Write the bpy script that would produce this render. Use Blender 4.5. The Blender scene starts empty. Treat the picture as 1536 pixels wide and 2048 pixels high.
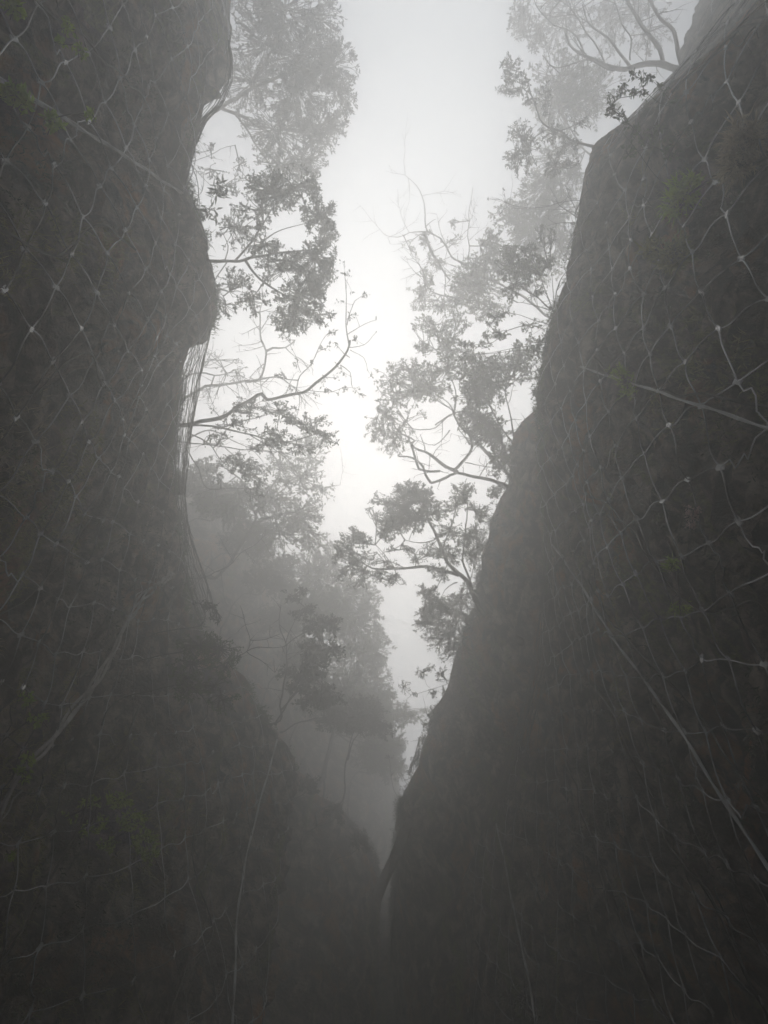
import bpy, math, random
from mathutils import Vector, noise
from mathutils.bvhtree import BVHTree
random.seed(7)
scene = bpy.context.scene
col = scene.collection
R = math.radians

# ---------------------------------------------------------------- camera, sky, sun, exposure
TH = R(17.6)                      # angle between the lens axis and the zenith
F = 1365.3                        # focal length in photo pixels (1536 x 2048)
CAM = Vector((0, 0, 1.6))
cd = bpy.data.cameras.new('camera'); cam = bpy.data.objects.new('camera', cd); col.objects.link(cam)
cam.location = CAM; cam.rotation_euler = (math.pi - TH, 0, 0)
cd.sensor_fit = 'VERTICAL'; cd.sensor_height = 36; cd.lens = 24; cd.clip_start = 0.02; cd.clip_end = 2000
scene.camera = cam
SUN_EL, SUN_AZ = R(77), R(-5)    # azimuth measured from +Y (up the gorge) towards +X
w = bpy.data.worlds.new('World'); scene.world = w; w.use_nodes = True
nt = w.node_tree; nt.nodes.clear()
out = nt.nodes.new('ShaderNodeOutputWorld'); bg = nt.nodes.new('ShaderNodeBackground')
sky = nt.nodes.new('ShaderNodeTexSky'); sky.sky_type = 'NISHITA'; sky.sun_disc = False
sky.sun_elevation = SUN_EL; sky.sun_rotation = SUN_AZ; sky.dust_density = 6; sky.air_density = 1; sky.ozone_density = 1
mx = nt.nodes.new('ShaderNodeMix'); mx.data_type = 'RGBA'
tint = nt.nodes.new('ShaderNodeMix'); tint.data_type = 'RGBA'; tint.blend_type = 'MULTIPLY'
tint.inputs[0].default_value = 1; tint.inputs[7].default_value = (0.88, 1.0, 1.2, 1)
tint.inputs[6].default_value = (3.5, 3.5, 3.5, 1)   # the even cloud sheet
mx.inputs[0].default_value = 0.9     # overcast: cloud takes nearly all the blue out
nt.links.new(sky.outputs[0], mx.inputs[6]); nt.links.new(tint.outputs[2], mx.inputs[7])
nt.links.new(mx.outputs[2], bg.inputs[0]); bg.inputs[1].default_value = 0.15
nt.links.new(bg.outputs[0], out.inputs[0])
sl = bpy.data.lights.new('sun', 'SUN'); sl.energy = 1.28; sl.angle = R(46); sl.color = (1, 0.97, 0.92)
so = bpy.data.objects.new('sun', sl); col.objects.link(so)
sd = Vector((math.sin(SUN_AZ) * math.cos(SUN_EL), math.cos(SUN_AZ) * math.cos(SUN_EL), math.sin(SUN_EL)))
so.rotation_euler = sd.to_track_quat('Z', 'Y').to_euler(); so.location = sd * 60
scene.view_settings.view_transform = 'Standard'; scene.view_settings.look = 'None'
scene.view_settings.exposure = 0.86; scene.view_settings.gamma = 1
scene.render.engine = 'CYCLES'
cy = scene.cycles
cy.use_denoising = True; cy.max_bounces = 6; cy.diffuse_bounces = 3; cy.volume_bounces = 4
cy.transparent_max_bounces = 8; cy.sample_clamp_indirect = 4
HAZE = 0.1

# ---------------------------------------------------------------- helpers
def ray(px, py):
    u = (px - 768) / F; v = (1024 - py) / F
    return Vector((u, math.sin(TH) - v * math.cos(TH), math.cos(TH) + v * math.sin(TH)))
def PZ(px, py, z): return CAM + ray(px, py) * z           # at a depth along the lens axis
def PH(px, py, h):                                        # at a height above the eye
    d = ray(px, py); return CAM + d * (h / d.z)
def tag(o, label=None, cat=None, group=None, kind=None):
    if label: o['label'] = label
    if cat: o['category'] = cat
    if group: o['group'] = group
    if kind: o['kind'] = kind
    return o
class MB:
    def __init__(s): s.v = []; s.f = []; s.m = []
    def quad(s, a, b, c, d, m=0):
        n = len(s.v); s.v += [a, b, c, d]; s.f.append((n, n+1, n+2, n+3)); s.m.append(m)
    def tube(s, pts, rad, k=5, m=0, cap=True):
        n0 = len(s.v); N = len(pts)
        if N < 2: return
        ref = None
        for i, p in enumerate(pts):
            t = (pts[min(i+1, N-1)] - pts[max(i-1, 0)])
            if t.length < 1e-7: t = Vector((0, 0, 1))
            t.normalize()
            if ref is None: ref = t.orthogonal().normalized()
            ref = ref - t * ref.dot(t)
            if ref.length < 1e-5: ref = t.orthogonal()
            ref.normalize(); b = t.cross(ref)
            r = rad[i] if isinstance(rad, (list, tuple)) else rad
            for j in range(k):
                a = 2 * math.pi * j / k
                s.v.append(p + (ref * math.cos(a) + b * math.sin(a)) * r)
        for i in range(N-1):
            for j in range(k):
                a = n0 + i*k + j; b2 = n0 + i*k + (j+1) % k
                s.f.append((a, b2, b2+k, a+k)); s.m.append(m)
        if cap:
            s.f.append(tuple(n0 + j for j in range(k))[::-1]); s.m.append(m)
            s.f.append(tuple(n0 + (N-1)*k + j for j in range(k))); s.m.append(m)
    def leaf(s, p, d, n, L, W, m=0, fold=0.25):
        side = d.cross(n).normalized()
        n2 = side.cross(d).normalized()
        i = len(s.v)
        s.v += [p, p + d*L*0.45 + side*W*0.5 + n2*W*fold, p + d*L, p + d*L*0.45 - side*W*0.5 + n2*W*fold, p + d*L*0.5]
        s.f += [(i, i+1, i+4), (i+1, i+2, i+4), (i, i+4, i+3), (i+4, i+2, i+3)]; s.m += [m]*4
    def build(s, name, mats, parent=None, smooth=False):
        me = bpy.data.meshes.new(name); me.from_pydata(s.v, [], s.f)
        mats = mats if isinstance(mats, (list, tuple)) else [mats]
        for q in mats: me.materials.append(q)
        if len(mats) > 1: me.polygons.foreach_set('material_index', s.m)
        if smooth: me.polygons.foreach_set('use_smooth', [True]*len(s.f))
        me.update()
        o = bpy.data.objects.new(name, me); col.objects.link(o)
        if parent is not None:
            o.parent = parent; o.location = -parent.location
        return o
def empty(name, loc):
    o = bpy.data.objects.new(name, None); o.empty_display_size = 0.2; col.objects.link(o); o.location = loc; return o
def catmull(P, step):
    out = []
    n = len(P)
    for i in range(n-1):
        p0 = P[max(i-1, 0)]; p1 = P[i]; p2 = P[i+1]; p3 = P[min(i+2, n-1)]
        k = max(1, int((p2-p1).length / step))
        for j in range(k):
            t = j / k
            out.append(0.5*((2*p1) + (p2-p0)*t + (2*p0-5*p1+4*p2-p3)*t*t + (3*p1-p0-3*p2+p3)*t*t*t))
    out.append(P[-1]); return out
def rv():
    while True:
        v = Vector((random.uniform(-1, 1), random.uniform(-1, 1), random.uniform(-1, 1)))
        if 0.02 < v.length < 1: return v
def rd(): return rv().normalized()

# ---------------------------------------------------------------- materials
def mat(name, rough=0.8, base=(0.1, 0.1, 0.1), metal=0.0, spec=0.3):
    m = bpy.data.materials.new(name); m.use_nodes = True
    b = m.node_tree.nodes['Principled BSDF']
    b.inputs['Base Color'].default_value = (*base, 1); b.inputs['Roughness'].default_value = rough
    b.inputs['Metallic'].default_value = metal; b.inputs['Specular IOR Level'].default_value = spec
    return m, m.node_tree, b
def ramp(nt, src, stops):
    r = nt.nodes.new('ShaderNodeValToRGB')
    e = r.color_ramp.elements
    while len(e) < len(stops): e.new(0.5)
    for i, (p, c) in enumerate(stops): e[i].position = p; e[i].color = (*c, 1)
    nt.links.new(src, r.inputs[0]); return r.outputs[0]
def ntex(nt, co, scale, detail=8, rough=0.6, dist=0.0):
    n = nt.nodes.new('ShaderNodeTexNoise'); n.inputs['Scale'].default_value = scale
    n.inputs['Detail'].default_value = detail; n.inputs['Roughness'].default_value = rough
    n.inputs['Distortion'].default_value = dist
    nt.links.new(co, n.inputs['Vector']); return n.outputs[0]
def mixc(nt, fac, a, b):
    x = nt.nodes.new('ShaderNodeMix'); x.data_type = 'RGBA'
    if isinstance(fac, float): x.inputs[0].default_value = fac
    else: nt.links.new(fac, x.inputs[0])
    for k, v in ((6, a), (7, b)):
        if isinstance(v, tuple): x.inputs[k].default_value = (*v, 1)
        else: nt.links.new(v, x.inputs[k])
    return x.outputs[2]
def maprange(nt, src, a, b):
    x = nt.nodes.new('ShaderNodeMapRange'); x.inputs[1].default_value = a; x.inputs[2].default_value = b
    nt.links.new(src, x.inputs[0]); return x.outputs[0]

def rock_material(name, k=1.0):
    m, t, b = mat(name, 0.85, spec=0.25)
    g = t.nodes.new('ShaderNodeNewGeometry').outputs['Position']
    mp = t.nodes.new('ShaderNodeMapping'); mp.inputs['Scale'].default_value = (1, 1, 0.13)
    t.links.new(g, mp.inputs[0]); st = mp.outputs[0]
    big = ntex(t, g, 0.55, 5); mid = ntex(t, g, 3.2, 9, 0.68, 0.4); fine = ntex(t, g, 26, 6, 0.7)
    streak = ntex(t, st, 8, 9, 0.72, 0.4)
    c = ramp(t, mid, [(0.40, (0.010, 0.008, 0.012)), (0.47, (0.11, 0.085, 0.078)), (0.54, (0.30, 0.24, 0.21)), (0.64, (0.56, 0.47, 0.41))])
    red = mixc(t, maprange(t, ntex(t, g, 0.8, 7, 0.62, 0.5), 0.54, 0.63), c, mixc(t, maprange(t, mid, 0.4, 0.65), (0.17, 0.06, 0.02), (0.56, 0.26, 0.10)))
    grn = mixc(t, maprange(t, ntex(t, st, 1.5, 9, 0.74), 0.55, 0.66), red, mixc(t, maprange(t, fine, 0.4, 0.65), (0.07, 0.09, 0.012), (0.33, 0.40, 0.07)))
    dk = mixc(t, maprange(t, streak, 0.53, 0.64), grn, (0.020, 0.018, 0.022))
    pale = mixc(t, maprange(t, ntex(t, st, 12, 9, 0.78), 0.58, 0.70), dk, (0.46, 0.44, 0.43))
    t.links.new(pale, b.inputs['Base Color'])
    add = t.nodes.new('ShaderNodeMath'); add.operation = 'ADD'
    t.links.new(mid, add.inputs[0]); t.links.new(fine, add.inputs[1])
    add2 = t.nodes.new('ShaderNodeMath'); add2.operation = 'ADD'
    t.links.new(add.outputs[0], add2.inputs[0]); t.links.new(streak, add2.inputs[1])
    bp = t.nodes.new('ShaderNodeBump'); bp.inputs['Strength'].default_value = 1.0; bp.inputs['Distance'].default_value = 0.35
    t.links.new(add2.outputs[0], bp.inputs['Height']); t.links.new(bp.outputs[0], b.inputs['Normal'])
    return m
ROCK = rock_material('rock')
def veg(name, c1, c2, scale=9, rough=0.6, thin=False):
    m, t, b = mat(name, rough)
    g = t.nodes.new('ShaderNodeNewGeometry').outputs['Position']
    t.links.new(ramp(t, ntex(t, g, scale, 3), [(0.35, c1), (0.65, c2)]), b.inputs['Base Color'])
    if thin:                                             # thin leaves let the light through
        tl = t.nodes.new('ShaderNodeBsdfTranslucent'); ad = t.nodes.new('ShaderNodeMixShader'); ad.inputs[0].default_value = 0.45
        t.links.new(b.inputs['Base Color'].links[0].from_socket, tl.inputs[0])
        o_ = t.nodes['Material Output']; t.links.new(b.outputs[0], ad.inputs[1]); t.links.new(tl.outputs[0], ad.inputs[2]); t.links.new(ad.outputs[0], o_.inputs['Surface'])
    return m
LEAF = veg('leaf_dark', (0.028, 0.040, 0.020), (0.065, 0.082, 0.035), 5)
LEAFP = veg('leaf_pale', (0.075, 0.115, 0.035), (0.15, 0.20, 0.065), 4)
LEAFN = veg('leaf_fresh', (0.26, 0.40, 0.04), (0.52, 0.66, 0.08), 12, thin=True)
GRASS = veg('grass_blade', (0.20, 0.20, 0.07), (0.48, 0.45, 0.19), 14, thin=True)
DRY = veg('dry_blade', (0.32, 0.26, 0.18), (0.70, 0.62, 0.48), 14, thin=True)
FLOWER = veg('dried_flower', (0.70, 0.52, 0.50), (0.88, 0.74, 0.70), 60, thin=True)
MOSS = veg('moss', (0.03, 0.045, 0.015), (0.08, 0.10, 0.035), 8)
BARK = veg('bark', (0.045, 0.038, 0.034), (0.11, 0.095, 0.085), 14, 0.85)
VINE = veg('vine', (0.05, 0.042, 0.036), (0.12, 0.10, 0.085), 10, 0.85)
VINEP = veg('vine_pale', (0.36, 0.33, 0.31), (0.66, 0.63, 0.60), 8, 0.7)
WIRE, t_, b_ = mat('galvanised_wire', 0.5, (0.36, 0.36, 0.37), 0.35, 0.5)
t_.links.new(ramp(t_, ntex(t_, t_.nodes.new('ShaderNodeNewGeometry').outputs['Position'], 1.6, 6), [(0.42, (0.07, 0.065, 0.06)), (0.58, (0.70, 0.70, 0.72))]), b_.inputs['Base Color'])
CABLE = veg('cable_steel', (0.45, 0.44, 0.43), (0.75, 0.75, 0.76), 5, 0.5)
CLIP, t_, b_ = mat('clip_metal', 0.35, (0.7, 0.7, 0.7), 0.5, 0.6)
t_.links.new(ramp(t_, ntex(t_, t_.nodes.new('ShaderNodeNewGeometry').outputs['Position'], 9, 3), [(0.35, (0.22, 0.21, 0.2)), (0.62, (0.62, 0.62, 0.62))]), b_.inputs['Base Color'])
GROUND = veg('path_earth', (0.06, 0.05, 0.04), (0.13, 0.11, 0.09), 2, 0.95)

# ---------------------------------------------------------------- cliffs
def fbm(p, o=5): return noise.fractal(p, 1.0, 2.1, o)
def resample(P, n):
    L = [0]
    for a, b in zip(P, P[1:]): L.append(L[-1] + (b-a).length)
    res = []; k = 0
    for i in range(n):
        d = L[-1] * i / (n-1)
        while k < len(P)-2 and L[k+1] < d: k += 1
        seg = max(L[k+1]-L[k], 1e-9); res.append(P[k].lerp(P[k+1], min(1, (d-L[k])/seg)))
    return res
def smooth(a, r):
    n = len(a); return [sum(a[max(0, i-r):i+r+1]) / len(a[max(0, i-r):i+r+1]) for i in range(n)]
def cliff(name, side, rim, step=0.1, zbase=lambda p: 0.0, base_out=None, amp=1.0, batter=0.0, seed=0, slope=1.0, rough=1.0, back=((0.25, 0.12), (0.9, 0.5), (2.2, 1.6), (5, 4.2), (10, 9), (20, 17)), hold=1.4):
    """a rock face hanging below its rim line, with the hill slope carried on behind the rim"""
    P = catmull(rim, step*2)
    P = [p + Vector((side*(-0.045*rough + 0.10*rough*abs(noise.fractal(Vector((p.x*1.3, p.y*2.2, seed)), 0.8, 2.1, 6))), noise.noise(p*3)*0.05, 0)) for p in P]
    L = sum((b-a).length for a, b in zip(P, P[1:]))
    nu = int(L/step) + 2; P = resample(P, nu)
    sx = smooth([p.x for p in P], int(1.0/step)); sy = [p.y for p in P]
    rows = []
    hmax = max(p.z for p in P); nv = int(hmax/step)
    for i, p in enumerate(P):
        c = []
        z0 = zbase(p)
        bx = sx[i] if base_out is None else base_out(p, sx[i])
        for j in range(nv+1):
            f = j/nv                                # 0 at the foot, 1 at the rim
            z = z0 + (p.z - z0) * f
            dn = p.z - z
            k = math.exp(-dn/hold)                   # near the rim the face follows the rim line
            x = p.x*k + (sx[i]*(1-k) if base_out is None else (p.x + (bx-p.x)*min(1, dn/max(0.01, p.z-z0)))*(1-k))
            x += side * batter * dn
            q = Vector((x + seed*7, p.y, z))
            fade = min(1, dn/0.5 + 0.10)
            crack = max(0, 1-abs(fbm(Vector((q.y*0.55+seed, z*0.28, seed*3)), 4))*7)*0.16 + max(0, 1-abs(fbm(Vector((q.y*0.3, z*1.1+seed*5, 2)), 4))*9)*0.12
            d = (crack*fade*min(1, dn/0.8) + fbm(Vector((q.x*0.3, q.y*0.42, z*0.30 + seed)), 4)*0.42*fade*min(1, dn/2+0.05)
                 + fbm(Vector((seed+3, q.y*1.5, z*0.75)), 5)*0.30*fade + fbm(Vector((seed+9, q.y*4.5, z*2.6)), 4)*0.12*(0.5+fade/2)) * amp
            c.append(Vector((x + side*abs(d)*0.9, p.y + d*0.2, z + (fbm(Vector((p.y*3, seed, 4)), 3)*0.04 if j == nv else 0))))
        top = c[-1]
        for (o, r) in back:
            n_ = fbm(Vector((p.y*0.7, o, seed)), 4)
            c.append(Vector((top.x + side*o*slope, top.y, top.z + r*slope + n_*0.15*o**0.5)))
        rows.append(c)
    m = MB(); m.v = [v for c in rows for v in c]; h = len(rows[0])
    for i in range(len(rows)-1):
        for j in range(h-1):
            a = i*h+j; q = (a, a+h, a+h+1, a+1)
            m.f.append(q if side < 0 else q[::-1]); m.m.append(0)
    # the two ends turn back into the hill, so the buttress has thickness
    for e, sgn in ((0, -1), (len(rows)-1, 1)):
        base = len(m.v); c = rows[e]
        for g, off in enumerate((0.6, 2.0, 6.0)):
            for v in c: m.v.append(v + Vector((side*off, sgn*0.35*off**0.5, 0)))
        prev = [e*h+j for j in range(h)]
        for g in range(3):
            cur = [base+g*h+j for j in range(h)]
            for j in range(nv):
                q = (prev[j], cur[j], cur[j+1], prev[j+1])
                m.f.append(q if (sgn*side < 0) else q[::-1]); m.m.append(0)
            prev = cur
    o = m.build(name, ROCK, None, True); tag(o, kind='structure')
    return o, m
def rimpts(L): return [PH(*q) for q in L]
LA_RIM = [Vector((-3.6, -11, 14.6)), Vector((-3.4, -7.5, 14.6))] + rimpts([(462,-60,12.5),(457,0,12),(462,90,11.3),(460,150,10.6),(447,185,10),(410,225,9.3),(388,270,9),(374,320,9),(368,355,9),(378,395,9),(398,425,9),(413,470,9),(424,530,9),(433,575,9),(438,610,9),(434,650,9),(412,684,9),(384,690,9),(374,712,9),(362,780,9),(352,860,9),(350,930,9),(356,1000,9),(364,1060,9),(368,1110,9),(374,1150,9),(388,1210,9),(410,1262,9),(448,1310,9),(496,1370,9),(528,1425,9),(562,1470,9),(585,1515,9),(600,1560,9)])
LE_RIM = rimpts([(540,1500,11.8),(580,1535,11.8),(612,1562,11.8),(650,1595,11.8),(690,1634,11.8),(722,1672,11.8),(742,1712,11.8),(750,1752,11.8),(755,1795,11.8),(757,1850,11.8),(759,1930,11.8),(760,2040,11.8)])
LD_RIM = rimpts([(250,930,20),(350,945,20),(430,975,20),(488,1040,20),(515,1085,20),(540,1140,20),(560,1190,20),(585,1260,20),(615,1330,20),(660,1385,20),(735,1440,20),(772,1510,20),(788,1590,20),(800,1660,20)])
RA_RIM = [Vector((9, -13, 19)), Vector((9, -10.5, 19))] + rimpts([(1440,-90,17),(1400,0,15.5),(1368,80,14.2),(1342,165,12.8),(1305,213,11.8),(1245,260,10.6),(1195,285,9.6),(1182,310,9),(1172,350,9),(1158,410,9),(1147,470,9),(1135,540,9),(1120,590,9),(1102,650,9),(1086,720,9),(1075,780,9),(1076,850,9),(1083,920,9),(1089,1000,9),(1095,1060,9),(1096,1130,9),(1090,1210,9),(1078,1300,9),(1062,1400,9),(1038,1480,9),(1010,1560,9),(965,1660,9),(915,1780,9),(860,1900,9),(815,2040,9)])
RB_RIM = rimpts([(1180,770,11.5),(1110,795,11.5),(1075,815,11.5),(1048,845,11.5),(1028,870,11.5),(1023,920,11.5),(1010,962,11.5),(992,1005,11.5),(978,1070,11.5),(962,1140,11.5),(946,1215,11.5),(925,1285,11.5),(902,1350,11.5),(872,1415,11.5),(853,1470,11.5),(843,1500,11.5),(840,1535,11.5),(812,1568,11.5),(797,1605,11.5),(794,1650,11.5),(792,1700,11.5),(789,1760,11.5),(786,1850,11.5),(781,1940,11.5),(777,2040,11.5)])
cliffs = []
cliffs.append(cliff('cliff_left', -1, LA_RIM, 0.085, seed=1, base_out=lambda p, s: s + 0.55*min(1, max(0, (p.y-4.5)/2.2))))
cliffs.append(cliff('cliff_left_far', -1, LE_RIM, 0.10, seed=2, batter=0.0, rough=3))
cliffs.append(cliff('cliff_left_upper', -1, LD_RIM, 0.3, zbase=lambda p: 7.0, seed=3, amp=1.6, rough=7))
cliffs.append(cliff('cliff_right', 1, RA_RIM, 0.085, seed=4, base_out=lambda p, s: min(s, 2.35+0.12*(max(0, s-2.35))), hold=0.7))
def ra_x(y):                                             # where the lower ledge's rim runs
    for a, b in zip(RA_RIM, RA_RIM[1:]):
        if a.y <= y <= b.y: return a.x + (b.x-a.x)*(y-a.y)/(b.y-a.y)
    return RA_RIM[-1].x
cliffs.append(cliff('cliff_right_upper', 1, RB_RIM, 0.13, zbase=lambda p: 10.55, base_out=lambda p, s: max(p.x, ra_x(p.y)+0.12), seed=5, amp=0.7, hold=0.8, rough=1.6))
END = [Vector((-6, 15.2, 14.2)), Vector((-2, 14.6, 14.3)), Vector((0, 14.4, 14.4)), Vector((2, 14.6, 14.3)), Vector((7, 15.2, 14.4))]
m = MB()
NU, NV = 70, 70
EP = resample(catmull(END, 0.3), NU)
for p in EP:
    for j in range(NV+3):
        f = min(j, NV-1)/(NV-1); z = p.z*f
        d = fbm(Vector((p.x*0.6, 3, z*0.5)), 5)*0.6
        m.v.append(Vector((p.x, p.y + d + max(0, j-NV+1)*4, z + max(0, j-NV+1)*2)))
for i in range(NU-1):
    for j in range(NV+2):
        a = i*(NV+3)+j; m.f.append((a, a+NV+3, a+NV+4, a+1)); m.m.append(0)
endc = m.build('cliff_end', ROCK, None, True); tag(endc, kind='structure')
m = MB(); n = 60
for i in range(n+1):
    for j in range(n+1):
        x = -45 + 90*i/n; y = -45 + 90*j/n
        m.v.append(Vector((x, y, fbm(Vector((x*0.3, y*0.3, 0)), 3)*0.06 - 0.02)))
for i in range(n):
    for j in range(n):
        a = i*(n+1)+j; m.f.append((a, a+n+1, a+n+2, a+1)); m.m.append(0)
tag(m.build('ground', GROUND, None, True), kind='structure')

bv = {}
for (o, mm), k in zip(cliffs, ('LA', 'LE', 'LD', 'RA', 'RB')):
    bv[k] = BVHTree.FromPolygons(mm.v, mm.f)
allv = []; allf = []
for o, mm in cliffs:
    n0 = len(allv); allv += mm.v; allf += [tuple(n0+i for i in f) for f in mm.f]
BV = BVHTree.FromPolygons(allv, allf)

# ---------------------------------------------------------------- rockfall nets
def wall_grid(tree, side, y0, y1, z0, z1, st=0.12, bridge=4, off=0.085):
    """where a taut net would lie over the rock: it bridges the hollows"""
    ny = int((y1-y0)/st)+1; nz = int((z1-z0)/st)+1
    g = [[None]*nz for _ in range(ny)]
    for i in range(ny):
        last = None
        for j in range(nz):
            h = tree.ray_cast(Vector((0, y0+i*st, z0+j*st)), Vector((side, 0, 0)))
            x = abs(h[0].x) if h[0] is not None and abs(h[0].x) < 8 else None
            if x is None: x = last
            last = x; g[i][j] = x
        for j in range(nz-1, -1, -1):
            if g[i][j] is None: g[i][j] = last if last else 2.2
    a = [[min(g[k][j] for k in range(max(0, i-bridge), min(ny, i+bridge+1))) for j in range(nz)] for i in range(ny)]
    a = [[max(min(a[i][max(0, j-3):j+4]), g[i][j]-(0.24 if z0+j*st < 8.3 else 0.07)) for j in range(nz)] for i in range(ny)]
    b = [[sum(a[k][j] for k in range(max(0, i-bridge), min(ny, i+bridge+1)))/len(range(max(0, i-bridge), min(ny, i+bridge+1))) for j in range(nz)] for i in range(ny)]
    b = [[sum(b[i][max(0, j-3):j+4])/len(b[i][max(0, j-3):j+4]) for j in range(nz)] for i in range(ny)]
    def at(y, z):
        fy = min(max((y-y0)/st, 0), ny-1.001); fz = min(max((z-z0)/st, 0), nz-1.001)
        i, j = int(fy), int(fz); u, v = fy-i, fz-j
        x = (b[i][j]*(1-u)+b[i+1][j]*u)*(1-v) + (b[i][j+1]*(1-u)+b[i+1][j+1]*u)*v
        return Vector((side*(x-off), y, z))
    return at
RIMS = {-1: LA_RIM, 1: RA_RIM}
def rim_z(L, y):
    for a, b in zip(L, L[1:]):
        if a.y <= y <= b.y: return a.z + (b.z-a.z)*(y-a.y)/(b.y-a.y)
    return L[-1].z
def clip_mesh(name):
    m = MB()
    # a folded cross clip: two plates with a raised slot
    for dz in (-0.004, 0.004):
        w_, h_ = 0.015, 0.034
        c = [Vector((dz, -w_, -h_)), Vector((dz, w_, -h_)), Vector((dz, w_, h_)), Vector((dz, -w_, h_))]
        m.quad(*c)
    for s in (-1, 1):
        m.quad(Vector((-0.004, s*0.013, -0.03)), Vector((0.004, s*0.013, -0.03)), Vector((0.004, s*0.013, 0.03)), Vector((-0.004, s*0.013, 0.03)))
        m.quad(Vector((-0.004, -0.013, s*0.03)), Vector((0.004, -0.013, s*0.03)), Vector((0.004, 0.013, s*0.03)), Vector((-0.004, 0.013, s*0.03)))
    for s in (-1, 1): m.tube([Vector((0.006, -0.012, s*0.016)), Vector((0.010, 0, s*0.016)), Vector((0.006, 0.012, s*0.016))], 0.0035, 4)
    me = bpy.data.meshes.new(name); me.from_pydata(m.v, [], m.f); me.materials.append(CLIP); return me
CLIPME = clip_mesh('clip')
def net(side, tree, y0, y1, z0, ztop, label, ropes, A=0.46, B=0.70, seed=1):
    rnd = random.Random(seed)
    at = wall_grid(tree, side, y0-0.5, y1+0.5, 0.3, 15)
    root = empty('rockfall_net', Vector((side*2.2, (y0+y1)/2, 0)))
    tag(root, label, 'safety net')
    nj = int((ztop-z0)/(B/2)); ni = int((y1-y0)/A)
    N = {}
    for j in range(nj+1):
        for i in range(ni+1):
            y = y0 + i*A + (A/2 if j % 2 else 0); z = z0 + j*B/2
            if z > min(ztop, rim_z(RIMS[side], y) + 0.12): continue
            # slow drift so that the net hangs unevenly
            dy = fbm(Vector((y*0.35, z*0.35, seed)), 3)*0.22; dz = fbm(Vector((y*0.35, z*0.35, seed+20)), 3)*0.22
            p = at(y+dy+rnd.gauss(0, 0.018), z+dz+rnd.gauss(0, 0.02)); p.x -= side*rnd.random()*0.03
            N[(i, j)] = p
    m = MB()
    for (i, j), p in N.items():
        for k in (0, 1):
            q = (i-1+k, j+1) if j % 2 == 0 else (i+k, j+1)
            if q not in N: continue
            e = N[q]; d = e-p; perp = Vector((0, -d.z, d.y)).normalized()
            amp = rnd.gauss(0.007, 0.009) * (1 if k else -1); sag = abs(rnd.gauss(0, 0.018))
            pts = []
            for s in range(9):
                f = s/8
                pts.append(p + d*f + perp*amp*math.sin(2*math.pi*f) - Vector((side*0.02, 0, sag))*math.sin(math.pi*f))
            if rnd.random() < 0.06:                 # a slack wire hooked into a loop
                for s in range(3, 8): pts[s] += Vector((0, rnd.uniform(-.05, .05), -0.09*math.sin(math.pi*(s-2)/6)))
            m.tube(pts, 0.0043 + 0.0008*rnd.random(), 4, cap=False)
    m.build('wire_mesh', WIRE, root, True)
    keys = [k for k in N if 1.9 < N[k].z < 9.8]
    keys.sort(key=lambda k: (N[k]-CAM).length)
    vis = []
    for k in keys:
        d = N[k]-CAM
        z = d.y*math.sin(TH)+d.z*math.cos(TH)
        if z <= 0.3: continue
        px = 768+F*d.x/z; py = 1024 - F*(-d.y*math.cos(TH)+d.z*math.sin(TH))/z
        if -10 < px < 1546 and -10 < py < 2058: vis.append(k)
    rest = MB()
    for n_, k in enumerate(vis):
        rz = (0 if side > 0 else math.pi) + rnd.uniform(-0.5, 0.5)
        if n_ < 90:
            o = bpy.data.objects.new('clip', CLIPME); col.objects.link(o); o.parent = root
            o.location = N[k] - root.location; o.rotation_euler = (rnd.uniform(-0.4, 0.4), rnd.uniform(-0.2, 0.2), rz)
        else:
            b = len(rest.v); c = math.cos(rz); s = math.sin(rz)
            for v in CLIPME.vertices:
                rest.v.append(N[k] + Vector((v.co.x*c - v.co.y*s, v.co.x*s + v.co.y*c, v.co.z)))
            for f in CLIPME.polygons: rest.f.append(tuple(b+i for i in f.vertices)); rest.m.append(0)
    if rest.v:
        o = rest.build('small_clips', CLIP, root); o['kind'] = 'stuff'
    for (y, za, zb, dr, r, tw) in ropes:            # vertical support cables
        pts = []
        K = int((zb-za)/0.05)
        for s in range(K+1):
            z = za+(zb-za)*s/K
            yy = y + dr*(z-za)/(zb-za)
            p = at(yy, z); p.x -= side*0.03; p.y += math.sin(z*0.9)*0.02
            pts.append(p)
        xs = smooth([p.x for p in pts], 14)
        for p, x in zip(pts, xs): p.x = x
        m = MB()
        for ph in range(tw):
            q = [p + Vector((math.cos(ph*2.1+i*0.35)*r*0.9, math.sin(ph*2.1+i*0.35)*r*0.9, 0)) for i, p in enumerate(pts)]
            m.tube(q, r, 5)
        m.build('support_cable', CABLE, root, True)
    return at, N
atL, NL = net(-1, bv['LA'], -6.5, 7.2, 1.2, 13.5, 'grey diamond wire rockfall net pinned over the left cliff face',
   [(-1.16, 0.5, 9.6, 0.1, 0.009, 2), (6.25, 0.5, 10.2, 0.0, 0.0075, 2), (-5.2, 0.5, 10, 0, 0.008, 2)], seed=3)
atR, NR = net(1, bv['RA'], -6.5, 9.5, 1.2, 14, 'grey diamond wire rockfall net pinned over the right cliff face',
   [(0.66, 0.5, 8.6, 0.0, 0.0065, 2), (2.98, 0.5, 9.7, 0.0, 0.0075, 2), (7.6, 0.5, 10, 0, 0.008, 2), (-4.2, 0.5, 10, 0, 0.008, 2)], seed=5)

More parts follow.
